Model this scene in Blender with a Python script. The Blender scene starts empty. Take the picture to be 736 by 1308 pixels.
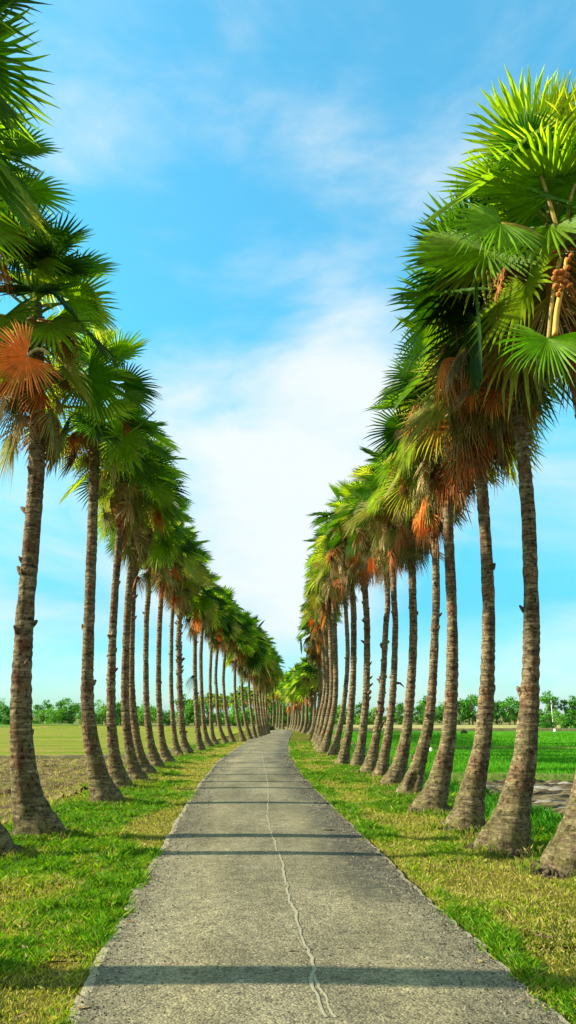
import bpy, math, random
import numpy as np
from mathutils import Vector

C = bpy.context.scene.collection
R = math.radians
rng = np.random.default_rng(7)
random.seed(7)

# ------------------------------------------------------------ camera geometry
F, PITCH, H = 945.0, math.atan(260/945), 2.0
CP, SP = math.cos(PITCH), math.sin(PITCH)
def ray(px, py):
    u, v = (px-368)/F, -(py-654)/F
    return np.array([u, CP - v*SP, SP + v*CP])
def gp(px, py, z=0.0):                     # a point of the level plane z
    r = ray(px, py); t = (z-H)/r[2]
    return np.array([0, 0, H]) + r*t
def vp(px, py, Y):                         # a point of the upright plane at distance Y
    r = ray(px, py); return np.array([0, 0, H]) + r*(Y/r[1])

# ------------------------------------------------------------ mesh helpers
def mesh(name, V, Fs, mat, col=None, smooth=False):
    me = bpy.data.meshes.new(name)
    V = np.asarray(V, dtype=np.float32)
    if not isinstance(Fs, (list, tuple)): Fs = [Fs]
    Fs = [np.asarray(f, dtype=np.int32) for f in Fs if len(f)]
    tot = np.concatenate([np.full(len(f), f.shape[1], dtype=np.int32) for f in Fs])
    idx = np.concatenate([f.ravel() for f in Fs])
    start = np.concatenate([[0], np.cumsum(tot)[:-1]]).astype(np.int32)
    me.vertices.add(len(V)); me.vertices.foreach_set('co', V.ravel())
    me.loops.add(len(idx)); me.loops.foreach_set('vertex_index', idx)
    me.polygons.add(len(tot)); me.polygons.foreach_set('loop_start', start)
    me.polygons.foreach_set('loop_total', tot)
    me.polygons.foreach_set('use_smooth', np.full(len(tot), smooth))
    if col is not None:
        a = me.attributes.new('tint', 'FLOAT_COLOR', 'POINT')
        c = np.ones((len(V), 4), dtype=np.float32); c[:, :3] = col
        a.data.foreach_set('color', c.ravel())
    me.materials.append(mat)
    me.update(calc_edges=True); me.validate()
    return me
def obj(name, me, parent=None, loc=None):
    o = bpy.data.objects.new(name, me); C.objects.link(o)
    if parent: o.parent = parent
    if loc is not None: o.location = loc
    return o
def tag(o, label=None, cat=None, group=None, kind=None):
    if label: o['label'] = label
    if cat: o['category'] = cat
    if group: o['group'] = group
    if kind: o['kind'] = kind
    return o
def empty(name, loc):
    o = bpy.data.objects.new(name, None); C.objects.link(o)
    o.location = loc; o.empty_display_size = .3
    return o
class MB:
    def __init__(s): s.V = []; s.T = []; s.Q = []; s.Cc = []; s.n = 0
    def add(s, V, T=None, Q=None, col=(1, 1, 1)):
        V = np.asarray(V, float)
        s.V.append(V)
        if T is not None and len(T): s.T.append(np.asarray(T)+s.n)
        if Q is not None and len(Q): s.Q.append(np.asarray(Q)+s.n)
        s.Cc.append(np.broadcast_to(np.asarray(col, float), (len(V), 3)))
        s.n += len(V)
    def build(s, name, mat, smooth=False):
        fs = []
        if s.T: fs.append(np.concatenate(s.T))
        if s.Q: fs.append(np.concatenate(s.Q))
        return mesh(name, np.concatenate(s.V), fs, mat, np.concatenate(s.Cc), smooth)
def catmull(P, n):
    P = np.asarray(P, float)
    P = np.vstack([2*P[0]-P[1], P, 2*P[-1]-P[-2]])
    out = []
    m = len(P)-3
    for i in range(m):
        p0, p1, p2, p3 = P[i:i+4]
        for t in np.linspace(0, 1, n, endpoint=False):
            out.append(.5*((2*p1)+(-p0+p2)*t+(2*p0-5*p1+4*p2-p3)*t*t+(-p0+3*p1-3*p2+p3)*t**3))
    out.append(P[-2]); return np.array(out)
def resample(P, n):
    d = np.concatenate([[0], np.cumsum(np.linalg.norm(np.diff(P, axis=0), axis=1))])
    s = np.linspace(0, d[-1], n)
    return np.stack([np.interp(s, d, P[:, k]) for k in range(P.shape[1])], 1), s
def ringmesh(P, rad, seg, cap=True, ell=None):
    """tube around polyline P; rad (n, seg)"""
    n = len(P); a = np.linspace(0, 2*np.pi, seg, endpoint=False)
    T = np.gradient(P, axis=0); T /= np.linalg.norm(T, axis=1)[:, None]
    ref = np.array([0, 1, 0.]) if abs(T[:, 1]).mean() < .8 else np.array([1., 0, 0])
    S = np.cross(ref, T); S /= np.linalg.norm(S, axis=1)[:, None]
    B = np.cross(T, S)
    rad = np.broadcast_to(rad, (n, seg))
    V = P[:, None, :] + rad[..., None]*(np.cos(a)[None, :, None]*S[:, None, :]+np.sin(a)[None, :, None]*B[:, None, :])
    i = np.arange(n-1)[:, None]; j = np.arange(seg)[None, :]; jn = (j+1) % seg
    Q = np.stack([i*seg+j, i*seg+jn, (i+1)*seg+jn, (i+1)*seg+j], -1).reshape(-1, 4)
    V = V.reshape(-1, 3)
    T_ = []
    if cap:
        V = np.vstack([V, P[-1:]]); k = len(V)-1; b = (n-1)*seg
        T_ = np.array([[b+q, b+(q+1) % seg, k] for q in range(seg)])
    return V, T_, Q

# smooth value noise for geometry
_tab = rng.random((64, 64))
def vnoise(x, y):
    x = np.asarray(x, float); y = np.asarray(y, float)
    xi = np.floor(x).astype(int); yi = np.floor(y).astype(int)
    fx = x-xi; fy = y-yi; fx = fx*fx*(3-2*fx); fy = fy*fy*(3-2*fy)
    g = lambda a, b: _tab[a % 64, b % 64]
    return (g(xi, yi)*(1-fx)+g(xi+1, yi)*fx)*(1-fy)+(g(xi, yi+1)*(1-fx)+g(xi+1, yi+1)*fx)*fy
def fbm(x, y, o=3):
    s = 0; a = .5
    for k in range(o): s = s+a*vnoise(x*2**k+17*k, y*2**k+5*k); a *= .5
    return s

# ------------------------------------------------------------ materials
class NT:
    def __init__(s, name):
        s.m = bpy.data.materials.new(name); s.m.use_nodes = True
        s.t = s.m.node_tree; s.t.nodes.clear()
        s.out = s.t.nodes.new('ShaderNodeOutputMaterial')
    def n(s, t, **k):
        x = s.t.nodes.new(t)
        for a, b in k.items():
            if a.startswith('i_'):
                key = a[2:]
                key = int(key) if key.isdigit() else key.replace('_', ' ')
                x.inputs[key].default_value = b
            else: setattr(x, a, b)
        return x
    def l(s, a, b): s.t.links.new(a, b)
    def coord(s, scale=(1, 1, 1)):
        c = s.n('ShaderNodeTexCoord'); m = s.n('ShaderNodeMapping'); m.inputs['Scale'].default_value = scale
        s.l(c.outputs['Object'], m.inputs['Vector']); return m.outputs[0]
    def noise(s, v, scale, detail=4, rough=.6, dist=0):
        x = s.n('ShaderNodeTexNoise'); x.inputs['Scale'].default_value = scale
        x.inputs['Detail'].default_value = detail; x.inputs['Roughness'].default_value = rough
        x.inputs['Distortion'].default_value = dist
        s.l(v, x.inputs['Vector']); return x.outputs['Fac']
    def ramp(s, f, stops):
        x = s.n('ShaderNodeValToRGB'); e = x.color_ramp.elements
        while len(e) < len(stops): e.new(.5)
        for k, (p, c) in enumerate(stops): e[k].position = p; e[k].color = (*c, 1) if len(c) == 3 else c
        s.l(f, x.inputs[0]); return x.outputs[0]
    def mix(s, f, a, b, mode='MIX'):
        x = s.n('ShaderNodeMix', data_type='RGBA', blend_type=mode)
        for sock, val in ((x.inputs[0], f), (x.inputs[6], a), (x.inputs[7], b)):
            if isinstance(val, (int, float)): sock.default_value = val
            elif isinstance(val, tuple): sock.default_value = (*val, 1)
            else: s.l(val, sock)
        return x.outputs[2]
    def math(s, op, a, b=0.0):
        x = s.n('ShaderNodeMath', operation=op)
        for sock, val in ((x.inputs[0], a), (x.inputs[1], b)):
            if isinstance(val, (int, float)): sock.default_value = val
            else: s.l(val, sock)
        return x.outputs[0]
    def bump(s, h, strength=.5, dist=.02):
        x = s.n('ShaderNodeBump'); x.inputs['Strength'].default_value = strength; x.inputs['Distance'].default_value = dist
        s.l(h, x.inputs['Height']); return x.outputs[0]
    def bsdf(s, col, rough=.9, nrm=None, spec=.2):
        x = s.n('ShaderNodeBsdfPrincipled'); x.inputs['Specular IOR Level'].default_value = spec
        if isinstance(rough, (int, float)): x.inputs['Roughness'].default_value = rough
        else: s.l(rough, x.inputs['Roughness'])
        if isinstance(col, tuple): x.inputs['Base Color'].default_value = (*col, 1)
        else: s.l(col, x.inputs['Base Color'])
        if nrm is not None: s.l(nrm, x.inputs['Normal'])
        s.l(x.outputs[0], s.out.inputs[0]); return x
    def lin(s): pass

def leafmat(name, rough=.45, spec=.35, transl=.35, tcol=(1.25, 1.3, .5)):
    s = NT(name)
    a = s.n('ShaderNodeAttribute', attribute_name='tint')
    v = s.coord(); nz = s.noise(v, 9, 3)
    k = s.ramp(nz, [(.3, (.75, .75, .75)), (.7, (1.2, 1.2, 1.2))])
    col = s.mix(1.0, a.outputs['Color'], k, 'MULTIPLY')
    p = s.bsdf(col, rough, None, spec)
    t = s.n('ShaderNodeBsdfTranslucent'); s.l(s.mix(1.0, col, tcol, 'MULTIPLY'), t.inputs[0])
    m = s.n('ShaderNodeMixShader'); m.inputs[0].default_value = transl
    s.l(p.outputs[0], m.inputs[1]); s.l(t.outputs[0], m.inputs[2]); s.l(m.outputs[0], s.out.inputs[0])
    return s.m
M = {}
M['frond'] = leafmat('palm_frond', .5, .2, .58, (1.95, 1.85, .55))
M['dead'] = leafmat('dry_frond', .85, .1, .15, (1.1, 1, .8))
M['leaf'] = leafmat('broad_leaf', .6, .2, .3)
M['grass'] = leafmat('grass_blade', .6, .15, .4, (1.2, 1.2, .5))

def bark():
    s = NT('palm_bark')
    v = s.coord(); vs = s.coord((1, 1, 7))
    n1 = s.noise(v, 2.3, 5, .65); n2 = s.noise(vs, 3.5, 6, .7, .4); n3 = s.noise(v, 14, 6, .75)
    base = s.ramp(n2, [(.34, (.04, .028, .018)), (.45, (.16, .118, .065)), (.58, (.34, .255, .135)), (.72, (.48, .40, .25))])
    red = s.mix(s.ramp(n1, [(.50, (0, 0, 0)), (.62, (.75, .75, .75))]), base, (.20, .085, .045))
    sep = s.n('ShaderNodeSeparateXYZ'); s.l(s.coord(), sep.inputs[0])
    low = s.math('MULTIPLY', s.math('SUBTRACT', 1.0, s.math('DIVIDE', sep.outputs[2], 3.2)), 1.0)
    mossf = s.math('MULTIPLY', s.ramp(s.noise(v, 3.7, 5, .7), [(.40, (0, 0, 0)), (.56, (1, 1, 1))]), s.math('MAXIMUM', low, 0.08))
    col = s.mix(s.math('MULTIPLY', mossf, .7), red, (.13, .135, .035))
    dark = s.ramp(s.noise(s.coord((1.6, 1.6, .7)), 2.2, 6, .75, .6), [(.40, (.40, .37, .35)), (.54, (1, 1, 1))])
    col = s.mix(.8, col, dark, 'MULTIPLY')
    pit = s.ramp(n3, [(.38, (.22, .19, .16)), (.49, (1, 1, 1)), (.60, (1, 1, 1)), (.70, (1.7, 1.7, 1.65))])
    col = s.mix(1.0, col, pit, 'MULTIPLY')
    w = s.n('ShaderNodeTexWave', bands_direction='Z', wave_type='BANDS')
    w.inputs['Scale'].default_value = 2.2; w.inputs['Distortion'].default_value = 3; w.inputs['Detail'].default_value = 3; w.inputs['Detail Scale'].default_value = 2.5
    s.l(v, w.inputs['Vector'])
    col = s.mix(s.math('MULTIPLY', s.ramp(w.outputs['Fac'], [(0, (1, 1, 1)), (.22, (0, 0, 0))]), .30), col, (.08, .06, .04))
    h = s.math('ADD', s.math('MULTIPLY', n3, 1.2), s.math('ADD', n2, s.math('MULTIPLY', w.outputs['Fac'], .5)))
    s.bsdf(col, .95, s.bump(h, .9, .05), .1)
    return s.m
M['bark'] = bark()
def simple(name, c1, c2, scale=8, rough=.9, bump=.4, dist=.02, detail=5, spec=.15):
    s = NT(name); v = s.coord(); n = s.noise(v, scale, detail, .7)
    s.bsdf(s.ramp(n, [(.3, c1), (.7, c2)]), rough, s.bump(n, bump, dist), spec); return s.m
M['root'] = simple('root_mat', (.03, .022, .014), (.15, .12, .06), 16, .95, 1.0, .06)
M['wood'] = simple('tree_wood', (.10, .075, .05), (.22, .18, .12), 5)
M['fruit'] = simple('palm_fruit', (.16, .045, .012), (.60, .20, .03), 14, .6, .5)
M['stalk'] = simple('fruit_stalk', (.40, .24, .04), (.60, .36, .07), 6, .6, .2)
M['concrete'] = simple('pale_concrete', (.55, .53, .48), (.75, .73, .68), 12)

def road_mat():
    s = NT('old_asphalt'); v = s.coord(); vl = s.coord((1, .35, 1))
    big = s.noise(vl, .9, 5, .6); mid = s.noise(v, 5, 6, .7)
    vo = s.n('ShaderNodeTexVoronoi', feature='F1'); vo.inputs['Scale'].default_value = 48; s.l(v, vo.inputs['Vector'])
    fine = s.noise(v, 60, 3, .8); spk = s.noise(v, 16, 6, .9)
    base = s.ramp(big, [(.32, (.15, .132, .080)), (.5, (.225, .198, .118)), (.68, (.29, .255, .155))])
    base = s.mix(.7, base, s.ramp(mid, [(.3, (.55, .55, .55)), (.7, (1.25, 1.22, 1.15))]), 'MULTIPLY')
    hsv = s.n('ShaderNodeSeparateColor'); s.l(vo.outputs['Color'], hsv.inputs[0])
    st = s.ramp(hsv.outputs[0], [(.0, (.5, .5, .5)), (.35, (.88, .88, .88)), (.8, (1.12, 1.12, 1.1)), (1, (1.5, 1.48, 1.4))])
    col = s.mix(.85, base, st, 'MULTIPLY')
    col = s.mix(.8, col, s.ramp(fine, [(.3, (.6, .6, .6)), (.65, (1.25, 1.25, 1.25))]), 'MULTIPLY')
    dk = s.ramp(spk, [(.37, (.22, .21, .19)), (.47, (1, 1, 1))])
    col = s.mix(.85, col, dk, 'MULTIPLY')
    # worn dark right margin (attribute "tint": r = wear)
    at = s.n('ShaderNodeAttribute', attribute_name='tint'); sc = s.n('ShaderNodeSeparateColor'); s.l(at.outputs['Color'], sc.inputs[0])
    wf = s.math('MULTIPLY', sc.outputs[0], s.ramp(s.noise(v, 7, 6, .8), [(.36, (0, 0, 0)), (.52, (1, 1, 1))]))
    col = s.mix(s.math('MULTIPLY', wf, .85), col, (.055, .055, .04))
    trk = s.mix(sc.outputs[1], (1, 1, 1), (.70, .71, .72)); pal = s.mix(sc.outputs[2], (1, 1, 1), (1.28, 1.24, 1.15))
    col = s.mix(1.0, s.mix(1.0, col, trk, 'MULTIPLY'), pal, 'MULTIPLY')
    h = s.math('ADD', s.math('MULTIPLY', vo.outputs['Distance'], -1.3), s.math('ADD', fine, s.math('MULTIPLY', spk, 1.5)))
    s.bsdf(col, .95, s.bump(h, .55, .012), .12); return s.m
M['road'] = road_mat()
M['seam'] = simple('road_seam', (.22, .20, .125), (.33, .295, .19), 30, .95, .6, .01)
M['edge'] = simple('sandy_edge', (.16, .13, .07), (.44, .38, .24), 22, .97, .9, .03)

def verge_mat():
    s = NT('verge_turf'); v = s.coord()
    a = s.noise(s.coord((1, .5, 1)), .9, 5, .65); b = s.noise(v, 9, 6, .75); c = s.noise(v, 40, 3, .8)
    col = s.ramp(a, [(.34, (.07, .11, .006)), (.48, (.13, .145, .010)), (.62, (.21, .175, .035))])
    col = s.mix(.9, col, s.ramp(b, [(.3, (.45, .45, .4)), (.7, (1.4, 1.35, 1.2))]), 'MULTIPLY')
    col = s.mix(.7, col, s.ramp(c, [(.35, (.5, .5, .5)), (.65, (1.35, 1.35, 1.3))]), 'MULTIPLY')
    s.bsdf(col, .95, s.bump(s.math('ADD', b, c), 1.0, .06), .05); return s.m
M['verge'] = verge_mat()
def field_mat(name, stops, sc=.35, fine=6, stretch=(1, 1, 1)):
    s = NT(name); v = s.coord(stretch)
    a = s.noise(v, sc, 5, .6); b = s.noise(s.coord(), fine, 6, .75)
    col = s.mix(.85, s.ramp(a, stops), s.ramp(b, [(.3, (.55, .55, .5)), (.7, (1.35, 1.3, 1.25))]), 'MULTIPLY')
    s.bsdf(col, .95, s.bump(b, 1.0, .1), .05); return s.m
M['ground'] = field_mat('open_ground', [(.35, (.12, .13, .03)), (.6, (.22, .20, .07))])
M['stubble'] = field_mat('stubble_soil', [(.35, (.10, .065, .035)), (.5, (.18, .125, .065)), (.65, (.22, .19, .07))], .7, 5)
M['mud'] = field_mat('wet_mud', [(.40, (.06, .045, .028)), (.48, (.15, .12, .06)), (.56, (.20, .17, .10)), (.62, (.34, .31, .26))], 1.1, 6, (.8, 2.0, 1))
M['pale_field'] = field_mat('pale_green_field', [(.36, (.11, .17, .008)), (.5, (.19, .22, .014)), (.6, (.24, .20, .04))], .22, 3, (.3, 1.6, 1))
M['rice'] = field_mat('rice_field', [(.3, (.035, .17, .003)), (.6, (.07, .22, .004))], .1, 3, (.3, 1.5, 1))
M['strip'] = field_mat('dry_strip', [(.3, (.26, .25, .06)), (.6, (.36, .33, .13))], .2, 3)

# ------------------------------------------------------------ road centre line
Lp = [(70, 1307), (90, 1267), (121, 1222), (161, 1151), (196, 1096), (221, 1056), (246, 1015), (266, 985), (287, 965), (312, 950)]
Rp = [(736, 1303), (646, 1226), (590, 1175), (513, 1119), (483, 1083), (452, 1053), (411, 1017), (380, 981), (368, 961), (369, 948)]
ly = np.array([p[1] for p in Lp[::-1]]); lx = np.array([p[0] for p in Lp[::-1]])
ry = np.array([p[1] for p in Rp[::-1]]); rx = np.array([p[0] for p in Rp[::-1]])
cen = []
for y in (1300, 1220, 1140, 1080, 1030, 995, 968, 951):
    cen.append(gp((np.interp(y, ly, lx)+np.interp(y, ry, rx))/2, y)[:2])
cen = np.array(cen)
d0 = cen[0]-cen[2]; d0 /= np.linalg.norm(d0)
far = [gp(345, 943.5)[:2], gp(353, 938)[:2], gp(354, 934.6)[:2], gp(346, 932.2)[:2]]
last = far[-1]
far += [last+np.array([-14, 13]), last+np.array([-32, 30]), last+np.array([-70, 62]), last+np.array([-130, 110])]
cl = np.vstack([cen[0]+d0*45, cen[0]+d0*20, cen, far])
cl = catmull(cl, 10); clr, cls = resample(cl, 900)
clT = np.gradient(clr, axis=0); clT /= np.linalg.norm(clT, axis=1)[:, None]
clN = np.stack([clT[:, 1], -clT[:, 0]], 1)          # to the right of travel
HW = 1.62
def lateral(X, Y):                                   # signed distance from the centre line
    X = np.asarray(X, float).ravel(); Y = np.asarray(Y, float).ravel()
    out = np.empty(len(X)); Ps = clr[::4]; Ns = clN[::4]
    for a in range(0, len(X), 20000):
        dx = X[a:a+20000, None]-Ps[None, :, 0]; dy = Y[a:a+20000, None]-Ps[None, :, 1]
        k = np.argmin(dx*dx+dy*dy, 1); r = np.arange(len(k))
        s = dx[r, k]*Ns[k, 0]+dy[r, k]*Ns[k, 1]; dd = np.sqrt(dx[r, k]**2+dy[r, k]**2)
        out[a:a+20000] = np.sign(s)*np.where(abs(s) < 12, abs(s), dd)
    return out
FZ = -.32
def gz(X, Y, s=None):                                # height of the land
    if s is None: s = lateral(X, Y)
    X = np.asarray(X, float).ravel(); Y = np.asarray(Y, float).ravel()
    t = np.clip((np.abs(s)-4.5)/1.3, 0, 1); t = t*t*(3-2*t)
    near = np.clip(1-(np.abs(s)-7)/40, 0, 1)
    rough = (fbm(X*1.3, Y*1.3)-.45)*.10*near*np.clip((np.abs(s)-1.5)/1, 0, 1)
    return t*FZ + rough - .03
def sheet(name, V, nu, nv, mat, col=None, smooth=True):
    i = np.arange(nu-1)[:, None]; j = np.arange(nv-1)[None, :]
    Q = np.stack([i*nv+j, (i+1)*nv+j, (i+1)*nv+j+1, i*nv+j+1], -1).reshape(-1, 4)
    o = obj(name, mesh(name, V, Q, mat, col, smooth)); return tag(o, kind='structure')

# ground: one sheet to the horizon
def spaced(a, b, n, p): t = np.linspace(-1, 1, n); return np.sign(t)*np.abs(t)**p*(b-a)/2+(a+b)/2
gx = np.unique(np.concatenate([np.linspace(-14, 12, 105), -np.geomspace(14, 4000, 50), np.geomspace(12, 4000, 50)]))
gy = np.unique(np.concatenate([np.linspace(-30, 60, 200), np.linspace(60, 330, 130), -np.geomspace(30, 800, 12), np.geomspace(330, 6000, 25)]))
GX, GY = np.meshgrid(gx, gy, indexing='ij'); ss = lateral(GX, GY)
GZ = gz(GX, GY, ss) - .02
GZ = np.where(np.abs(ss) < 4.3, GZ-.02, GZ)
sheet('ground', np.stack([GX.ravel(), GY.ravel(), GZ], 1), len(gx), len(gy), M['ground'])

# strips that follow the road
def strip(name, s0, s1, nv, zf, mat, wob=(0, 0), i0=0, i1=None, n=1400, colf=None):
    P, _ = resample(clr[i0:i1], n); T = np.gradient(P, axis=0); T /= np.linalg.norm(T, axis=1)[:, None]
    N = np.stack([T[:, 1], -T[:, 0]], 1)
    t = np.linspace(0, 1, nv)[None, :]
    a = s0 + wob[0]*(fbm(P[:, 0]*2+50, P[:, 1]*4.3, 5)-.47)*2
    b = s1 + wob[1]*(fbm(P[:, 0]*2+90, P[:, 1]*4.3, 5)-.47)*2
    S = a[:, None]*(1-t)+b[:, None]*t
    X = P[:, 0:1]+N[:, 0:1]*S; Y = P[:, 1:2]+N[:, 1:2]*S
    Z = zf(X.ravel(), Y.ravel(), S.ravel())
    col = None if colf is None else colf(X.ravel(), Y.ravel(), S.ravel())
    return sheet(name, np.stack([X.ravel(), Y.ravel(), Z], 1), n, nv, mat, col)
def vz(X, Y, S):
    return gz(X, Y, S) + (fbm(X*5, Y*5)-.45)*.035*np.clip((np.abs(S)-1.7)/.4, 0, 1)
strip('verge', -5.2, -1.5, 26, vz, M['verge'], n=4500)
strip('verge', 1.5, 5.2, 26, vz, M['verge'], n=4500)
def roadz(X, Y, S): return .02*(1-(S/1.8)**2) + .008
def wear(X, Y, S):
    w = np.clip((S-.35)/.8, 0, 1)*np.clip(fbm(X*.9+8, Y*.6+3, 4)*3.2-.75, 0, 1)
    w2 = np.clip((np.abs(S)-1.35)/.25, 0, 1)*.4
    c = np.zeros((len(X), 3)); c[:, 0] = np.maximum(w, w2)
    c[:, 1] = np.clip(fbm(X*1.1+31, Y*.35+9, 4)*3-1.25, 0, 1)*.8              # old damp and oily patches
    c[:, 2] = np.exp(-((np.abs(S+.05)-.78)/.28)**2)*np.clip(fbm(X*.6+3, Y*.25+40, 3)*2.6-.5, 0, 1)   # polished wheel lanes
    return c
strip('sandy_edge', -1.70, -1.50, 5, lambda X, Y, S: .006-.03*np.clip(np.abs(S)-1.62, 0, 1), M['edge'], (.05, 0), n=4500)
strip('sandy_edge', 1.50, 1.68, 5, lambda X, Y, S: .006-.03*np.clip(np.abs(S)-1.62, 0, 1), M['edge'], (0, .05), n=4500)
strip('road', -HW, HW, 24, roadz, M['road'], (.06, .07), n=4500, colf=wear)

# the pale seam winding along the road
sp = [(334, 962), (339, 985), (343, 1010), (342, 1040), (350, 1075), (363, 1115), (370, 1150), (384, 1195), (398, 1240), (404, 1268), (417, 1306)]
def ribbon(name, pts, w, z, mat):
    P = np.array([gp(*p)[:2] for p in pts][::-1]); P = catmull(P, 30); P, _ = resample(P, 500)
    P[:, 0] += (fbm(P[:, 1]*4, P[:, 0]*0+3, 4)-.47)*.10
    T = np.gradient(P, axis=0); T /= np.linalg.norm(T, axis=1)[:, None]; N = np.stack([T[:, 1], -T[:, 0]], 1)
    ww = w*(.35+1.3*fbm(P[:, 1]*7, P[:, 0]*0+9, 4))
    V = []
    for k in (-1, 0, 1):
        q = P+N*ww[:, None]*k; s = lateral(q[:, 0], q[:, 1]); V.append(np.column_stack([q, roadz(q[:, 0], q[:, 1], s)+z+(.001 if k == 0 else 0)]))
    V = np.stack(V, 1).reshape(-1, 3)
    return sheet(name, V, 500, 3, mat)
ribbon('road_seam', sp, .014, .005, M['seam'])
ribbon('road_seam', [(404, 1250), (416, 1275), (428, 1306)], .012, .003, M['seam'])

# loose grit along the road margins and a fallen scrap of frond
def grit(n, sd):
    r = np.random.default_rng(sd); Y = 4.6*(40/4.6)**r.random(n); sg = np.where(r.random(n) < .7, 1, -1)
    S = sg*(1.66-np.abs(r.normal(0, .28, n))); ip = lambda c: np.interp(Y, clr[:300, 1], c[:300])
    X = ip(clr[:, 0])+ip(clN[:, 0])*S; Y2 = Y+ip(clN[:, 1])*S; z = roadz(X, Y2, S)
    sz = (.003+.009*r.random(n)**3)*np.interp(Y, [4, 40], [1, 3]); a = r.random(n)*6.28
    V = np.empty((n, 5, 3))
    for k in range(4):
        t = a+k*1.5708+r.normal(0, .25, n); q = sz*(.7+.6*r.random(n)); V[:, k] = np.stack([X+np.cos(t)*q, Y2+np.sin(t)*q, z-.001], 1)
    V[:, 4] = np.stack([X, Y2, z+sz*.9], 1); k = np.arange(n)*5
    T = np.concatenate([np.stack([k+i, k+(i+1) % 4, k+4], 1) for i in range(4)])
    c = np.where((r.random(n) < .6)[:, None], np.array([.07, .06, .045]), np.array([.26, .22, .15]))*(.5+.7*r.random(n))[:, None]
    tag(obj('road_grit', mesh('road_grit', V.reshape(-1, 3), T, M['dead'], np.repeat(c, 5, 0))), 'fine dark and pale grit lying along the road margins', 'grit', None, 'stuff')
grit(15000, 77)

def litter(n, sd):                                   # small brown leaf scraps on the verges
    r = np.random.default_rng(sd); Y = 4.6*(34/4.6)**r.random(n); sg = np.where(r.random(n) < .5, 1, -1); S = sg*(1.5+3.2*r.random(n))
    ip = lambda c: np.interp(Y, clr[:300, 1], c[:300]); X = ip(clr[:, 0])+ip(clN[:, 0])*S; Y2 = Y+ip(clN[:, 1])*S
    z = np.where(np.abs(S) < 1.66, .02, gz(X, Y2, S)+.045); a = r.random(n)*6.28; l = .014+.05*r.random(n)**2; w_ = l*(.12+.25*r.random(n))
    d = np.stack([np.cos(a), np.sin(a)], 1); e = np.stack([-d[:, 1], d[:, 0]], 1); V = np.zeros((n, 6, 3))
    for k, (u, v, h) in enumerate([(-1, 0, .25), (-.1, -1, 0), (-.1, 1, .1), (.5, -.8, .05), (.5, .8, .2), (1.2, 0, .45)]):
        V[:, k, :2] = np.stack([X, Y2], 1)+d*(u*l)[:, None]+e*(v*w_)[:, None]; V[:, k, 2] = z+h*l*(.3+r.random(n))
    k = np.arange(n)*6; T = np.concatenate([np.stack([k+p, k+q, k+t], 1) for p, q, t in ((0, 1, 2), (1, 3, 2), (3, 4, 2), (3, 5, 4))])
    c = np.array([(.20, .12, .05), (.26, .17, .07), (.11, .07, .035), (.30, .22, .10)])[r.integers(0, 4, n)]
    tag(obj('leaf_litter', mesh('leaf_litter', V.reshape(-1, 3), T, M['dead'], np.repeat(c, 6, 0))), 'small brown leaf scraps strewn over the verges', 'leaf litter', None, 'stuff')
litter(1500, 78)

# fields
def field(name, poly_y0, poly_y1, xa, xb, mat, z=0, amp=.0, nx=60, ny=40, fr=1.5, skew=0.0):
    X, Y = np.meshgrid(np.linspace(xa, xb, nx), np.linspace(0, 1, ny), indexing='ij')
    Y = (poly_y0+(poly_y1-poly_y0)*Y)+skew*(X-xa if xa > 0 else X-xb)
    X = X.ravel(); Y = Y.ravel(); s = lateral(X, Y); Z = gz(X, Y, s)+.02+z+amp*(fbm(X*fr, Y*fr, 4)-.2)
    V = np.stack([X.ravel(), Y.ravel(), Z], 1)
    return sheet(name, V, nx, ny, mat)
field('stubble_field', -6, 41, -60, -5.6, M['stubble'], .0, .34, 520, 460, 2.6)
field('pasture', 43, 150, -150, -6.0, M['pale_field'], .03, .06, 120, 120)
field('rice_field', 152, 186, -190, -45, M['rice'], .05, .1, 60, 20)
field('mud_field', -6, 28.5, 6.2, 60, M['mud'], -.02, .26, 420, 300, 3.1)
field('rice_field', 30, 118, 5.8, 170, M['rice'], .05, .05, 100, 100)
field('dry_strip', 120, 192, 12, 200, M['strip'], .06, .1, 60, 20)
def bund(name, a, b, w, h, mat, n=160):
    P = np.linspace(np.array(a, float), np.array(b, float), n); P[:, 1] += (fbm(P[:, 0]*.15, P[:, 0]*0+2)-.45)*1.0
    s = lateral(P[:, 0], P[:, 1]); z = gz(P[:, 0], P[:, 1], s)
    V = []
    prof = [(-1, -.1), (-.6, .6), (-.2, 1), (.3, .9), (.7, .5), (1, -.1)]
    for o, hh in prof:
        V.append(np.column_stack([P[:, 0], P[:, 1]+o*w, z+hh*h*(.6+.8*fbm(P[:, 0]*1.5+o, P[:, 0]*0+o*3, 3))]))
    return sheet(name, np.stack(V, 1).reshape(-1, 3), n, len(prof), mat)
M['bund'] = simple('bund_earth', (.06, .06, .02), (.20, .17, .07), 4, .95, 1, .1)
M['bundg'] = simple('bund_grass', (.05, .10, .01), (.16, .22, .03), 4, .95, 1, .1)
bund('field_bank', (-70, 34), (-5.4, 42), .5, .34, M['bund'])
bund('field_bank', (-190, 151), (-30, 151), 1.0, .5, M['bundg'])
bund('field_bank', (5.6, 29.2), (60, 29.2), .5, .3, M['bundg'])
bund('field_bank', (5.8, 54), (110, 56), .3, .26, M['bundg'])
bund('field_bank', (10, 119), (200, 119), .6, .5, M['bund'])

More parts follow.
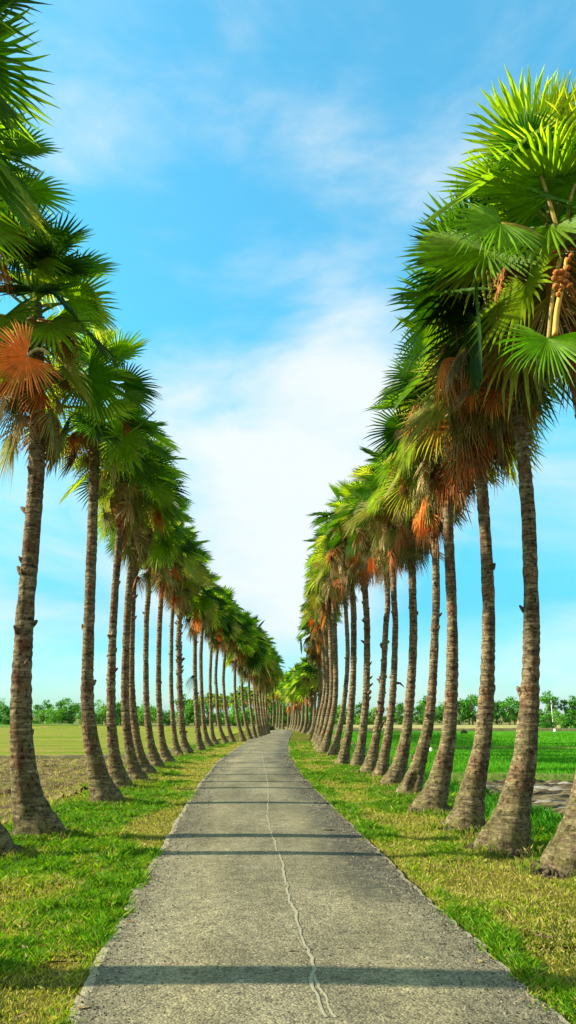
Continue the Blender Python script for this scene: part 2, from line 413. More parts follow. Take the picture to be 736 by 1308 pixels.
# ------------------------------------------------------------ grass blades
def blades(name, X, Y, Z, hgt, wid, col, lean=.5, label=None, cat=None, sd=1):
    r = np.random.default_rng(sd); n = len(X)
    a = r.random(n)*2*np.pi; b = r.random(n)*2*np.pi
    dx = np.cos(a)*wid/2; dy = np.sin(a)*wid/2; L = hgt*lean*r.random(n)
    V = np.empty((n, 4, 3)); Z = Z-.01
    V[:, 0] = np.stack([X-dx, Y-dy, Z], 1); V[:, 1] = np.stack([X+dx, Y+dy, Z], 1)
    V[:, 2] = np.stack([X+dx*.7+np.cos(b)*L*.35, Y+dy*.7+np.sin(b)*L*.35, Z+hgt*.6], 1)
    V[:, 3] = np.stack([X+np.cos(b)*L, Y+np.sin(b)*L, Z+hgt], 1)
    k = np.arange(n)*4
    T = np.concatenate([np.stack([k, k+1, k+2], 1), np.stack([k, k+2, k+3], 1)])
    o = obj(name, mesh(name, V.reshape(-1, 3), T, M['grass'], np.repeat(col, 4, 0)))
    return tag(o, label, cat, None, 'stuff')
GREEN = np.array([(.06, .18, .003), (.13, .25, .004), (.22, .30, .006), (.30, .32, .012)])
STRAW = np.array([(.36, .31, .07), (.46, .38, .12), (.28, .24, .06)])
def sample_verge(side, n, sd):
    r = np.random.default_rng(sd)
    u = r.random(n); Y = 4.6*(60/4.6)**(u)               # denser near the camera
    ip = lambda c: np.interp(Y, clr[:300, 1], c[:300])
    s = side*(1.50+r.random(n)**.95*3.6)
    X = ip(clr[:, 0])+ip(clN[:, 0])*s; Yy = Y+ip(clN[:, 1])*s
    return X, Yy, s, r
for side, sd in ((-1, 11), (1, 12)):
    X, Y, S, r = sample_verge(side, 330000, sd)
    lush = fbm(X*.9+3+20*(side > 0), Y*.5+7, 4)
    a = np.abs(S)
    if side < 0: bias = np.interp(a, [1.6, 2.0, 2.4, 3.0, 5.2], [-.10, -.14, -.08, .08, .20]) + np.interp(Y, [4, 6.5, 9, 14, 24], [.26, .18, .0, .0, .03])
    else: bias = np.interp(a, [1.6, 1.9, 2.3, 3.6, 4.3, 5.2], [.02, .14, -.06, .0, .12, .30])
    g = np.clip((lush+bias-.44)*5+.45, 0, 1)
    keep = r.random(len(X)) < (.35+.65*g)
    keep &= (a > 1.50+.30*fbm(X*3+9, Y*3, 4)) & ((a > 1.74) | (r.random(len(X)) < .55))
    X, Y, S, g, a = X[keep], Y[keep], S[keep], g[keep], a[keep]; n = len(X)
    isg = r.random(n) < (.22+.75*g)
    ci = np.clip((3.4-2.5*g+r.normal(0, .7, n)).astype(int), 0, 3)
    col = np.where(isg[:, None], GREEN[ci], STRAW[r.integers(0, 3, n)])*(.7+.6*r.random(n))[:, None]
    tuft = np.clip(fbm(X*4, Y*4, 3)*2.4-.5, .25, 1.3)
    hg = (.02+.035*r.random(n)+.075*g*tuft*(.4+r.random(n)))*np.interp(Y, [4, 12, 60], [.8, 1, 1.25])*np.interp(a, [3.6, 5], [1, 1.5])
    wd = np.interp(Y, [4, 15, 60], [.007, .014, .05])*(.7+.6*r.random(n))
    blades('verge_grass', X, Y, vz(X, Y, S), hg, wd, col, 1.3, 'short green and straw coloured grass on the %s verge of the road' % ('left' if side < 0 else 'right'), 'grass', sd)
# dry stubble in the left field, rice in the right one
def scatter_rect(n, x0, x1, y0, y1, sd, p=1.0):
    r = np.random.default_rng(sd); u = r.random(n)
    Y = y0*(y1/y0)**u; return x0+(x1-x0)*r.random(n)**p, Y, r
X, Y, r = scatter_rect(55000, -34, -5.3, 9, 42, 21)
X = -5.3-(X+5.3)*-1*r.random(len(X))**.3
g = fbm(X*.5, Y*.5, 3)
col = np.where((r.random(len(X)) < np.clip((g-.42)*4, .1, .8))[:, None], np.array([.20, .24, .03]), STRAW[r.integers(0, 3, len(X))])*(.6+.6*r.random(len(X)))[:, None]
blades('stubble', X, Y, gz(X, Y)+.02+.34*(fbm(X*2.6, Y*2.6, 4)-.2), .03+.09*r.random(len(X)), np.interp(Y, [9, 42], [.012, .04]), col, 1.2, 'dry rice stubble on the brown field left of the palms', 'stubble', 3)
X, Y, r = scatter_rect(150000, 5.8, 60, 29.8, 100, 22)
X = 5.8+(X-5.8)*np.interp(Y, [29, 100], [.5, 1.3])
col = np.where((r.random(len(X)) < .5)[:, None], np.array([.045, .24, .003]), np.array([.10, .29, .005]))*(.7+.6*r.random(len(X)))[:, None]
blades('rice_plants', X, Y, np.full(len(X), FZ), .12+.10*r.random(len(X)), np.interp(Y, [29, 100], [.03, .12]), col, .35, 'bright green young rice filling the paddy right of the palms', 'rice', 4)
X, Y, r = scatter_rect(60000, 4.5, 7.0, 8, 60, 23)
X = X+np.interp(Y, clr[:300, 1], clr[:300, 0])
col = np.where((r.random(len(X)) < .6)[:, None], np.array([.03, .17, .004]), np.array([.08, .24, .006]))*(.7+.6*r.random(len(X)))[:, None]
blades('ditch_grass', X, Y, gz(X, Y), (.10+.25*r.random(len(X)))*np.clip(fbm(X*2, Y*2)*2.2-.3, .2, 1.2), np.interp(Y, [8, 60], [.012, .06]), col, .6, 'taller lush grass in the ditch behind the right palms', 'grass', 5)

# ------------------------------------------------------------ palms
LEAFCOL = np.array([(.022, .065, .003), (.065, .145, .004), (.13, .235, .006), (.22, .31, .012), (.30, .33, .045)])
DEADCOL = np.array([(.26, .17, .07), (.38, .28, .12), (.22, .23, .06), (.62, .19, .035), (.12, .08, .04), (.36, .13, .045)])
def fan(mb, org, axis, nrm, r_, rad, nseg, span, cup, droop, col, split=.55, narrow=1.0, curl=0.0):
    axis = axis/np.linalg.norm(axis); side = np.cross(nrm, axis); side /= np.linalg.norm(side); nrm = np.cross(axis, side)
    e = np.linspace(-span, span, nseg+1); m = (e[1:]+e[:-1])/2; w = e[1]-e[0]
    m = m+r_.normal(0, w*.12, nseg)
    R_ = rad*(.80+.20*np.cos(m*.8))*(1+r_.normal(0, .05, nseg)); Re = np.interp(e, m, R_)
    sp_ = split*(1+.12*r_.normal(0, 1, nseg)); spe = split
    sag = droop*np.clip(1+r_.normal(0, .30, nseg), .2, 2.2)
    def pt(th, rho, dz, sg):
        x = rho*np.cos(th); y = rho*np.sin(th)*narrow
        q = rho/rad
        z = dz + cup*np.abs(y)*1.0 - curl*rad*q**2
        P = org+axis*x[:, None]+side*y[:, None]+nrm*z[:, None]
        P[:, 2] -= sg*rad*q**2.1
        return P
    ridge = rad*w*.28
    z0 = np.zeros
    o = pt(np.zeros(1), np.zeros(1), np.zeros(1), 0.0)
    sge = np.interp(e, m, sag)
    E = pt(e, Re*spe, z0(nseg+1)-ridge*.5, sge)
    Mi = pt(m, R_*sp_, z0(nseg)+ridge*.6, sag)
    hw = w*.34
    q2 = .80
    A = pt(m-hw*.62, R_*q2, z0(nseg)-ridge*.2, sag*1.05); B = pt(m, R_*q2, z0(nseg)+ridge*.5, sag*1.05); Cc = pt(m+hw*.62, R_*q2, z0(nseg)-ridge*.2, sag*1.05)
    T = pt(m+r_.normal(0, w*.25, nseg), R_*1.04, z0(nseg), sag*1.25)
    V = np.vstack([o, E, Mi, A, B, Cc, T])
    k = np.arange(nseg); oE = 1; oM = oE+nseg+1; oA = oM+nseg; oB = oA+nseg; oC = oB+nseg; oT = oC+nseg; z = k*0
    F_ = np.concatenate([np.stack(f, 1) for f in (
        (z, oE+k, oM+k), (z, oM+k, oE+k+1), (oE+k, oA+k, oB+k), (oE+k, oB+k, oM+k), (oM+k, oB+k, oC+k), (oM+k, oC+k, oE+k+1),
        (oA+k, oT+k, oB+k), (oB+k, oT+k, oC+k))])
    c = np.broadcast_to(col, (len(V), 3)).copy()
    cs = (.70+.60*r_.random(nseg))[:, None]
    for off in (oM, oA, oB, oC, oT): c[off:off+nseg] *= cs
    mb.add(V, F_, None, c)
def petiole(mb, p0, d0, length, sag, w, col, nseg=4, seg=3):
    t = np.linspace(0, 1, nseg+1)
    P = p0+d0*length*t[:, None]; P[:, 2] -= sag*length*t**2
    V, T, Q = ringmesh(P, np.linspace(w, w*.5, nseg+1)[:, None], seg, False)
    mb.add(V, None, Q, col)
    tan = P[-1]-P[-2]; return P[-1], tan/np.linalg.norm(tan)
def az_el(a, e): return np.array([math.cos(a)*math.cos(e), math.sin(a)*math.cos(e), math.sin(e)])
def make_crown(seed, n=34, nd=14, size=1.0, nseg=38, orange=.2, tall=1.0, seg=3, bright=1.0, low=40):
    r_ = np.random.default_rng(seed); g = MB(); d = MB(); ga = 2.399963; a0 = r_.random()*6.28
    for i in range(n):
        t = (i+.5)/n                       # 0 youngest .. 1 oldest
        el = R(86)-t**.9*R(80+low*.7)+r_.normal(0, R(8)); a = a0+i*ga+r_.normal(0, .18)
        D = az_el(a, el); p0 = np.array([0, 0, .35-.95*t*min(tall, 1.3)])+D*.10
        L = size*(.72+.40*r_.random())*(.75 if t < .1 else 1)
        base = LEAFCOL[min(4, max(0, int(r_.normal(2.0, 1.35))))]
        col = base*(.85+.35*r_.random())*bright
        if t > .82 and r_.random() < .45: col = np.array([.25, .26, .06])
        pc = np.array([.20, .24, .05])*(.8+.5*r_.random())
        end, tan = petiole(g, p0, D, L, .10+.18*t, .040*size, pc, 4, seg)
        up = np.array([0, 0, 1.]);
        if abs(tan[2]) > .93: up = -az_el(a, 0)
        nr = up-tan*np.dot(up, tan); nr /= np.linalg.norm(nr)
        tw = r_.normal(0, .35); sd_ = np.cross(nr, tan); nr = nr*math.cos(tw)+sd_*math.sin(tw)
        tilt = r_.normal(.55, .32)*min(1, t*3+.15)
        ax = tan*math.cos(tilt)-nr*math.sin(tilt)
        yng = t < .12
        fan(g, end, ax, nr, r_, size*(.84+.24*r_.random()), nseg, R(70) if yng else R(125+30*r_.random()), .55 if yng else .05+.22*r_.random(),
            .02+.14*t*r_.random()+.03, col, .50 if not yng else .70, .6 if yng else 1.0)
    for i in range(nd):
        t = (i+.5)/max(nd, 1); a = a0+1+i*ga+r_.normal(0, .3); el = R(22-low*.7)-t*R(75-low*.4)+r_.normal(0, R(13))
        D = az_el(a, el); p0 = np.array([0, 0, -.30-.70*t*tall])+D*.10
        c0 = DEADCOL[3 if r_.random() < orange*.45 else r_.choice([0, 1, 1, 2, 2, 2, 4, 5])]*(.75+.5*r_.random())
        end, tan = petiole(d, p0, D, size*(.38+.40*r_.random())*(1.25-.5*t), .30, .034*size, np.array([.34, .26, .13])*(.6+.6*r_.random()), 4, seg)
        nr = np.array([0, 0, 1.])-tan*tan[2]; nr /= np.linalg.norm(nr)+1e-6
        tw = r_.normal(0, .6); sd_ = np.cross(nr, tan); nr = nr*math.cos(tw)+sd_*math.sin(tw)
        fan(d, end, tan*.8+np.array([0, 0, -.45])+r_.normal(0, .25, 3), nr, r_, size*(.42+.26*r_.random()), int(nseg*.8), R(85+55*r_.random()), r_.normal(-.3, .4), .12+.50*r_.random(), c0, .25, .80, r_.normal(.1, .25))
    # sawn leaf bases criss-crossing below the crown
    for i in range(22 if nseg > 22 else 8):
        a = r_.random()*6.28; z = -.2-.9*r_.random()*tall
        petiole(d, np.array([math.cos(a)*.12, math.sin(a)*.12, z-.1]), az_el(a+r_.normal(0, .4), R(35+30*r_.random())), .28+.15*r_.random(), .1, .045, np.array([.30, .22, .12])*(.5+.7*r_.random()), 2, seg)
    return g, d
def make_trunk(P, r0, r1, ragged=0, seg=16, step=.07, sd=1, flare=1.0, lumps=1.0, hollow=None):
    r_ = np.random.default_rng(sd)
    P = catmull(P, 14); L = np.linalg.norm(np.diff(P, axis=0), axis=1).sum(); n = max(8, int(L/step)); P, s = resample(P, n)
    r1 = r1*.86; rad = r1+(r0*.60-r1)*np.exp(-s/1.6)+(r0*.40*flare)*np.exp(-s/.42)
    a = np.arange(seg)
    ring = .006*np.sin(s*2*np.pi/.23+vnoise(s*1.3, s*0)*14)*vnoise(s*2.1, s*0+4)*2
    nz = (fbm(s[:, None]*2.5+sd*3.1, np.broadcast_to(a[None, :]*8.0/seg+.01, (n, seg)), 3)-.45)
    nz[:, -1] = (nz[:, -2]+nz[:, 0])/2
    fl = (fbm(s[:, None]*1.0+sd*7.7, np.broadcast_to(a[None, :]*14.0/seg, (n, seg)), 2)-.4)*np.exp(-s/.35)[:, None]*.25
    rr = rad[:, None]*(1+.20*nz*lumps)+ring[:, None]*.8+fl*r0*1.6
    if hollow:
        az, zz, dp = hollow; da = np.angle(np.exp(1j*(a/seg*2*np.pi-az)))
        rr = rr*(1-dp*np.exp(-(da[None, :]/.38)**4-((s[:, None]-zz)/.26)**4))
    P = P.copy(); P[0, 2] -= .08
    V, T, Q = ringmesh(P, rr, seg)
    mb = MB(); mb.add(V, T, Q)
    m = int((5+80*ragged)*min(1, L/5)) if seg > 10 else 0
    for i in range(m):                                   # leaf-base scars and stubs
        k = r_.integers(int(n*.08), n-4); az = r_.random()*6.28
        D = az_el(az, R(35+35*r_.random())); p = P[k]+np.array([math.cos(az), math.sin(az), 0])*(rad[k]*.8)
        Ls = .07+.08*r_.random()*(1+ragged)
        t = np.linspace(0, 1, 3); PP = p+D*Ls*t[:, None]
        v, tt, q = ringmesh(PP, np.array([.055, .045, .02])[:, None]*(.7+.6*r_.random()), 5); mb.add(v, tt, q)
    return mb, P, rad
def root_mat_mesh(r0, sd):
    r_ = np.random.default_rng(sd); mb = MB(); seg = 72
    prof = [(1.24, -.12), (1.20, -.03), (1.13, .01), (1.05, .05), (.98, .09), (.90, .10)]
    V = []
    for q, (k, z) in enumerate(prof):
        a = np.arange(seg)/seg*2*np.pi
        nz = fbm(np.cos(a)*6+sd, np.sin(a)*6+q*.9, 4)-.45
        rr = r0*k*(1+.16*nz*(q < 5)); V.append(np.stack([np.cos(a)*rr, np.sin(a)*rr, z+.16*nz*(0 < q < 5)+r_.normal(0, .008, seg)], 1))
    i = np.arange(len(prof)-1)[:, None]; j = np.arange(seg)[None, :]; jn = (j+1) % seg
    mb.add(np.vstack(V), None, np.stack([i*seg+j, i*seg+jn, (i+1)*seg+jn, (i+1)*seg+j], -1).reshape(-1, 4))
    for i in range(130):
        a = r_.random()*6.28; k = .98+.26*r_.random(); d = np.array([math.cos(a), math.sin(a), 0]); p = d*r0*k; z = .09-.40*(k-.98)
        e = d*(.03+.05*r_.random())+np.array([-d[1], d[0], 0])*r_.normal(0, .04)
        P = np.array([p+[0, 0, z-.05], p+e*.5+[0, 0, z], p+e+[0, 0, z-.06]])
        v, t, q = ringmesh(P, np.array([.016, .020, .008])[:, None]*(.7+.9*r_.random()), 5); mb.add(v, t, q)
    return mb
_crown_cache = {}
LEFT, RIGHT, FARG = 'palms in the row left of the road', 'palms in the row right of the road', 'small palms beyond the bend of the road'
def palm(base, pts, crown, label, group, w0=.80, w1=.26, size=1.0, n=34, nd=14, lod=0, orange=.2, ragged=0, tall=1.0, sd=None, zlean=0.0, bright=1.0, flare=1.0, low=40, hollow=None):
    b = gp(*base)
    Y = b[1]
    z0 = float(gz([b[0]], [Y])[0])
    loc = np.array([b[0], Y, z0])
    P = [np.zeros(3)]
    j = random.uniform(-1, 1) if lod else 0
    crown = (crown[0], crown[1]+j*7*20/b[1]*2); size *= (1+.10*random.uniform(-1, 1)) if lod else 1
    allp = list(pts)+[crown]; nn = len(allp)
    for i, p in enumerate(allp):
        q = vp(p[0], p[1], Y)-loc; q[1] += 0; P.append(q)
    root = empty('palm_tree', loc); tag(root, label, 'palm tree', group)
    sd = sd if sd is not None else int(base[0]*7+base[1])
    seg, step = ((24, .05), (12, .12), (8, .35))[lod]
    tm, PP, rad = make_trunk(P, w0/2, w1/2, ragged, seg, step, sd, flare, 1.0, hollow)
    t = obj('trunk', tm.build('trunk', M['bark'], True), root)
    if lod == 0 and base[1] > 985:
        obj('root_mass', root_mat_mesh(w0/2, sd).build('root_mass', M['root'], True), t)
    top = P[-1]
    if lod == 0:
        g, d = make_crown(sd, int(n*.86), nd, size, 40, orange, tall, 3, bright, low)
        gm = g.build('crown', M['frond']); dm = d.build('dry_fronds', M['dead']) if nd else None
        ang = 0
    else:
        key = (lod, sd % (7 if lod == 1 else 4), group == RIGHT)
        if key not in _crown_cache:
            g, d = make_crown(500+key[1]+50*lod, 30 if lod == 1 else 24, (30 if key[2] else 20) if lod == 1 else 9, 1.0, 26 if lod == 1 else 13, .3, 2.1, 3, 1.0, 15 if key[2] else 30)
            _crown_cache[key] = (g.build('crown', M['frond']), d.build('dry_fronds', M['dead']))
        gm, dm = _crown_cache[key]; ang = (sd*1.7) % 6.28
    c = obj('crown', gm, root, top)
    if lod: c.rotation_euler.z = ang; c.scale = (size,)*3
    if dm:
        k = obj('dry_fronds', dm, root, top)
        if lod: k.rotation_euler.z = ang; k.scale = (size, size, size*min(tall, 1.15))
    return root, top, c

# --- left row (pixel measurements of the photograph turned into points of the place)
palm((-384, 1243), [(-402, 1100), (-395, 900), (-330, 500)], (-148, 62), 'nearest left palm, only its fronds showing in the top left corner', LEFT, .95, .46, 1.1, 36, 4, 0, .1, sd=101)
palm((-14, 1090), [(-38, 1000), (-52, 860), (-52, 700), (-45, 450)], (-28, 228), 'palm cut by the left photo edge, its green crown just below the corner fronds', LEFT, .8, .28, 1.0, 34, 15, 0, .35, sd=102, tall=1.6, low=28)
L1 = palm((50, 1068), [(34, 1010), (27, 925), (31, 803), (41, 681), (48, 560)], (44, 388), 'stoutest left palm, stubs halfway up its trunk, big orange dead frond beside its crown', LEFT, .96, .35, 1.1, 34, 22, 0, .3, .35, 2.7, 103)
palm((137, 1026), [(122, 975), (112, 900), (114, 790), (118, 681), (120, 610)], (122, 500), 'second whole left trunk, standing alone just before the grouped ones, smooth under bright fronds', LEFT, .88, .30, 1.05, 36, 8, 0, .1, .1, 1.6, 104)
palm((156, 1007), [(146, 965), (142, 900), (145, 790), (152, 690)], (160, 575), 'third whole left trunk, reddish under its crown, orange dead fronds behind it', LEFT, .70, .26, 1.0, 34, 18, 0, .5, .1, 2.0, 105, low=28)
palm((179, 999), [(167, 965), (160, 900), (162, 800), (167, 730)], (180, 610), 'fourth whole left trunk, greenish moss low down, orange dead skirt right at the trunk top', LEFT, .62, .27, 1.0, 32, 20, 0, .5, .05, 2.3, 106, low=28)
palm((191, 990), [(178, 960), (169, 890), (169, 800), (173, 730)], (188, 655), 'darker slim left trunk pressed close behind the mossy one', LEFT, .62, .24, .95, 30, 15, 0, .3, .1, 2.2, 107, low=28)
palm((202, 981), [(192, 945), (187, 890), (187, 800), (190, 740)], (188, 640), 'grey left trunk with a wide gap on its left, curved foot ringed by dark roots', LEFT, .62, .25, 1.0, 32, 20, 0, .35, .05, 1.8, 108, low=28)
palm((216, 975), [(207, 945), (203, 890), (203, 830), (205, 780)], (212, 678), 'reddish straight left trunk, seventh whole one from the left edge', LEFT, .62, .26, 1.0, 32, 23, 0, .5, .05, 2.5, 109, low=28)
palm((229, 966), [(223, 940), (219, 885), (219, 830), (220, 790)], (226, 705), 'slim smooth left trunk just before the shaggy one', LEFT, .55, .24, 1.0, 30, 23, 0, .3, 0, 2.4, 110, low=28)
palm((241, 963), [(234, 940), (230, 890), (229, 840), (229, 800)], (236, 712), 'shaggy left palm with old leaf stubs all the way down its trunk', LEFT, .66, .34, 1.0, 30, 26, 0, .1, 1.6, 2.7, 111, low=28)
L10 = palm((257, 959), [(253, 935), (250, 885), (249, 840)], (250, 752), 'dark left trunk with one dead frond dangling at its side, right after the shaggy one', LEFT, .62, .30, 1.0, 30, 18, 1, .1, .3, 2.4, 112)
palm((269, 955), [(262, 935), (258, 890), (257, 830)], (262, 758), 'left trunk with purplish shaded side, second beyond the shaggy palm', LEFT, .6, .28, 1.0, 30, 14, 1)
palm((277, 952), [(271, 935), (269, 890), (269, 850)], (274, 778), 'thin left trunk, third beyond the shaggy palm', LEFT, .55, .26, 1.0, lod=1)
palm((289, 950), [(280, 925), (277, 885), (276, 855)], (282, 784), 'bowed left trunk, fourth beyond the shaggy palm, lit along its curved foot', LEFT, .6, .26, 1.0, lod=1)
palm((298, 948), [(290, 920), (286, 880), (286, 855)], (291, 796), 'dark left trunk, fifth beyond the shaggy palm, just before the crowded small ones', LEFT, .6, .28, 1.0, lod=1)
FARL = 'one of the crowded small palms at the far end of the left row'
for i, (bx, by, mx, tx, ty, cy) in enumerate([(311, 946, 303, 300, 865, 808), (320, 944, 312, 309, 868, 815), (326, 942.5, 321, 318, 870, 818), (332, 941, 327, 325, 872, 828),
        (335, 940, 330, 328, 874, 832), (338, 939, 334, 332, 875, 838), (341, 938, 337, 336, 880, 842), (343, 937, 340, 340, 885, 850)]):
    palm((bx, by), [(mx, by-32), (tx, ty)], (tx+4, cy+3), FARL, LEFT, .62, .28, 1.18, lod=1, sd=300+i)

# --- right row
R0 = palm((731, 1112), [(752, 1020), (762, 920), (766, 760), (752, 560)], (706, 288), 'nearest right palm, thick foot cut by the photo edge, orange fruit under its crown', RIGHT, .96, .34, 1.30, 40, 22, 0, .1, 0, 1.2, 201)
palm((643, 1084), [(658, 1025), (671, 960), (678, 860), (678, 740), (668, 580)], (634, 378), 'nearest whole right trunk, flecked white on reddish bark, next to the cut off one', RIGHT, .92, .27, 1.30, 29, 39, 0, .3, .1, 1.1, 202, low=12)
palm((593, 1058), [(606, 1000), (618, 935), (624, 820), (621, 700)], (604, 470), 'second whole right trunk from the right edge, green field showing on both its sides', RIGHT, .82, .27, 1.10, 29, 39, 0, .45, .1, 1.3, 203, low=12)
palm((549, 1036), [(563, 990), (574, 930), (578, 820), (574, 700)], (566, 520), 'third whole right trunk from the right edge, yellowish and mossy, broad arched foot', RIGHT, .84, .27, 1.1, 29, 45, 0, .45, .05, 1.4, 204, low=12)
palm((522, 1015), [(538, 965), (550, 905), (556, 800), (557, 730)], (551, 562), 'right trunk with a dark hollow in its foot, leaning away to the right', RIGHT, .76, .24, 1.08, 27, 42, 0, .35, .3, 2.0, 205, low=12, hollow=(-1.75, .38, .5))
palm((501, 1003), [(515, 960), (523, 900), (528, 820), (527, 750)], (523, 612), 'pale grey right trunk standing between the leaning pair and the hollow footed one', RIGHT, .78, .28, 1.08, 27, 45, 0, .3, .1, 2.1, 206, low=12)
SP6 = palm((485, 993), [(495, 945), (502, 885), (505, 800), (503, 750)], (502, 622), 'smooth tan right trunk with a small spike, in front of a darker one', RIGHT, .66, .24, 1.0, 27, 39, 0, .3, 0, 2.4, 207, low=12)
palm((471, 988), [(480, 945), (488, 885), (493, 800), (495, 755)], (484, 640), 'dark right trunk leaning close behind the smooth tan one', RIGHT, .70, .24, 1.0, 27, 36, 0, .3, .3, 2.4, 208, low=12)
palm((456, 980), [(463, 940), (468, 880), (469, 800), (467, 765)], (463, 658), 'purplish rough right trunk with sky on its right, ninth from the right edge', RIGHT, .74, .30, 1.0, 25, 39, 0, .35, .8, 2.4, 209, low=12)
palm((437, 977), [(446, 930), (451, 870), (452, 800), (451, 770)], (442, 668), 'yellowish bowed right trunk, tenth from the right edge, before the dark gap', RIGHT, .72, .30, 1.0, 25, 36, 0, .35, 0, 2.1, 210, low=12)
palm((425, 966), [(434, 930), (441, 885), (444, 820)], (436, 700), 'dark reddish right trunk standing alone just before the tight pack of trunks', RIGHT, .70, .26, 1.0, 30, 16, 1, sd=401)
FARR = 'one of the tightly packed orange tan palms at the far end of the right row'
for i, (bx, by, mx, my, tx, ty, cx, cy) in enumerate([(413, 962, 425, 915, 429, 860, 424, 708), (408, 957.5, 419, 915, 424, 865, 418, 735), (405, 953, 413, 915, 419, 868, 411, 762),
        (402, 949, 408, 918, 415, 870, 407, 782), (399.5, 946, 404, 922, 410, 875, 403, 800)]):
    palm((bx, by), [(mx, my), (tx, ty)], (cx, cy), FARR, RIGHT, .78, .32, 1.0, lod=1, sd=420+i, tall=1.3)
BEND = 'one of the small palms standing round the bend where the road turns left'
for i, (bx, by, tx, ty, cy) in enumerate([(396, 938.5, 404, 900, 852), (393, 937, 400, 895, 858), (388, 936, 393, 897, 864), (383, 934.5, 388, 897, 868), (380, 933.5, 382, 900, 872), (376.5, 933, 378, 898, 872), (373.5, 932, 375, 900, 874), (371, 931.5, 373, 900, 876)]):
    palm((bx, by), [((bx+tx)/2+1, (by+ty)/2+2)], (tx, cy), BEND, 'palms at the bend', .8, .34, 1.25, lod=2, sd=440+i)
for i in range(26):
    t = i/25; bx = 368-128*t+1.5*math.sin(i*5); zc = 128+150*t+8*math.sin(i*3); by = 914+1960/zc
    hgt = 7.2+.8*math.sin(i*7); cy = by-hgt*945/zc*.98
    palm((bx, by), [(bx+.6, (by+cy)/2)], (bx+2.0*math.sin(i*2.3), cy), 'one of the tiny palms far beyond the bend, seen between the trunks', FARG, .7, .36, 1.0, lod=2, sd=480+i)

def foot_grass():
    r = np.random.default_rng(88); Xs = []; Ys = []
    for o in [o for o in C.objects if o.name.startswith('palm_tree') and o.location.y < 60]:
        n = int(1500 if o.location.y < 30 else 500); a = r.random(n)*6.28; d = .36+.42*r.random(n)**1.5
        Xs.append(o.location.x+np.cos(a)*d); Ys.append(o.location.y+np.sin(a)*d)
    X = np.concatenate(Xs); Y = np.concatenate(Ys); n = len(X); S = lateral(X, Y)
    keep = fbm(X*3, Y*3, 3) > .40; X, Y, S = X[keep], Y[keep], S[keep]; n = len(X)
    col = np.where((r.random(n) < .6)[:, None], GREEN[r.integers(0, 3, n)], STRAW[r.integers(0, 3, n)])*(.5+.6*r.random(n))[:, None]
    blades('foot_weeds', X, Y, vz(X, Y, S), .05+.12*r.random(n), np.interp(Y, [4, 15, 60], [.008, .014, .05]), col, 1.0, 'uneven weeds and grass tufts growing round the palm feet', 'grass', 8)
foot_grass()
# --- special parts of the nearest palms: the big orange fan, the fruit and its stalk
def add_fan_part(root_, name, px, py, Y, axis, nrm, rad, col, petiole_from, mat, droop=.3, sd=5, nseg=44, span=120):
    mb = MB(); r_ = np.random.default_rng(sd); q = vp(px, py, Y); loc = np.array(root_.location)
    a = vp(*petiole_from, Y+.1)-loc; b = q-loc; t = np.linspace(0, 1, 5)[:, None]
    P = a*(1-t)+b*t; P[:, 2] += (.12*np.sin(t*np.pi))[:, 0]
    V, T, Q = ringmesh(P, np.linspace(.035, .022, 5)[:, None], 5, False); mb.add(V, None, Q, np.array([.40, .34, .16]))
    fan(mb, b, np.array(axis, float), np.array(nrm, float), r_, rad, nseg, R(span), .1, droop, np.array(col), .40 if mat is M['dead'] else .5)
    o = obj(name, mb.build(name, mat), root_); return o
l1, _, _ = L1
sk = SP6[0]; mb = MB(); q = vp(505, 872, sk.location.y)-np.array(sk.location)
V, T, Q = ringmesh(np.array([q, q+[.16, -.05, -.02], q+[.30, -.08, -.16]]), np.array([.06, .04, .01])[:, None], 5); mb.add(V, T, Q); obj('spike', mb.build('spike', M['bark']), sk)
sk = L10[0]; q = vp(248, 862, sk.location.y-.25)-np.array(sk.location); mb = MB()
fan(mb, q, np.array([-.45, -.2, -.8]), np.array([0, -1, .2]), np.random.default_rng(9), .85, 22, R(60), .2, .3, np.array([.16, .13, .07]), .2, .5); obj('dry_frond', mb.build('dry_frond', M['dead']), sk)
Y1 = l1.location.y
add_fan_part(l1, 'dry_frond', 34, 455, Y1-2.0, (-.75, -.1, -.50), (.15, -1, .15), .92, (.80, .25, .05), (62, 452), M['dead'], .10, 5, 54, 130)['label'] = 'fully spread orange dead frond'
r0, _, _ = R0
Y0 = r0.location.y
def fruit_cluster(root_, pts, stalk):
    loc = np.array(root_.location); s = MB()
    P = catmull([vp(x, y, Y0-1.75)-loc for x, y in stalk], 8)
    V, T, Q = ringmesh(P, np.linspace(.028, .042, len(P))[:, None], 8); s.add(V, T, Q)
    so = obj('fruit_stalk', s.build('fruit_stalk', M['stalk'], True), root_)
    for x, y, rr in pts:
        mb = MB(); c = vp(x, y, Y0-1.8)-loc; n = 10
        th = np.linspace(0, np.pi, n); PP = c+np.stack([th*0, th*0, -np.cos(th)*rr], 1); rad = np.sin(th)[:, None]*rr*1.05*(1+.12*rng.normal(size=(n, 12)).cumsum(1)*.3)+.002
        V, T, Q = ringmesh(PP, rad, 12); mb.add(V, T, Q)
        obj('fruit', mb.build('fruit', M['fruit'], True), root_)
fruit_cluster(r0, [(711+r1_*.75, 358+(y_-358)*.8, q_*.72) for r1_, y_, q_ in [(0, 346, .062), (9, 344, .055), (17, 350, .06), (-4, 355, .055), (5, 357, .065), (14, 361, .06), (22, 366, .055), (-1, 367, .058), (8, 371, .06), (3, 381, .045), (19, 338, .05), (20, 326, .05), (25, 318, .045)]], [(724, 330), (719, 362), (712, 395), (709, 428)])
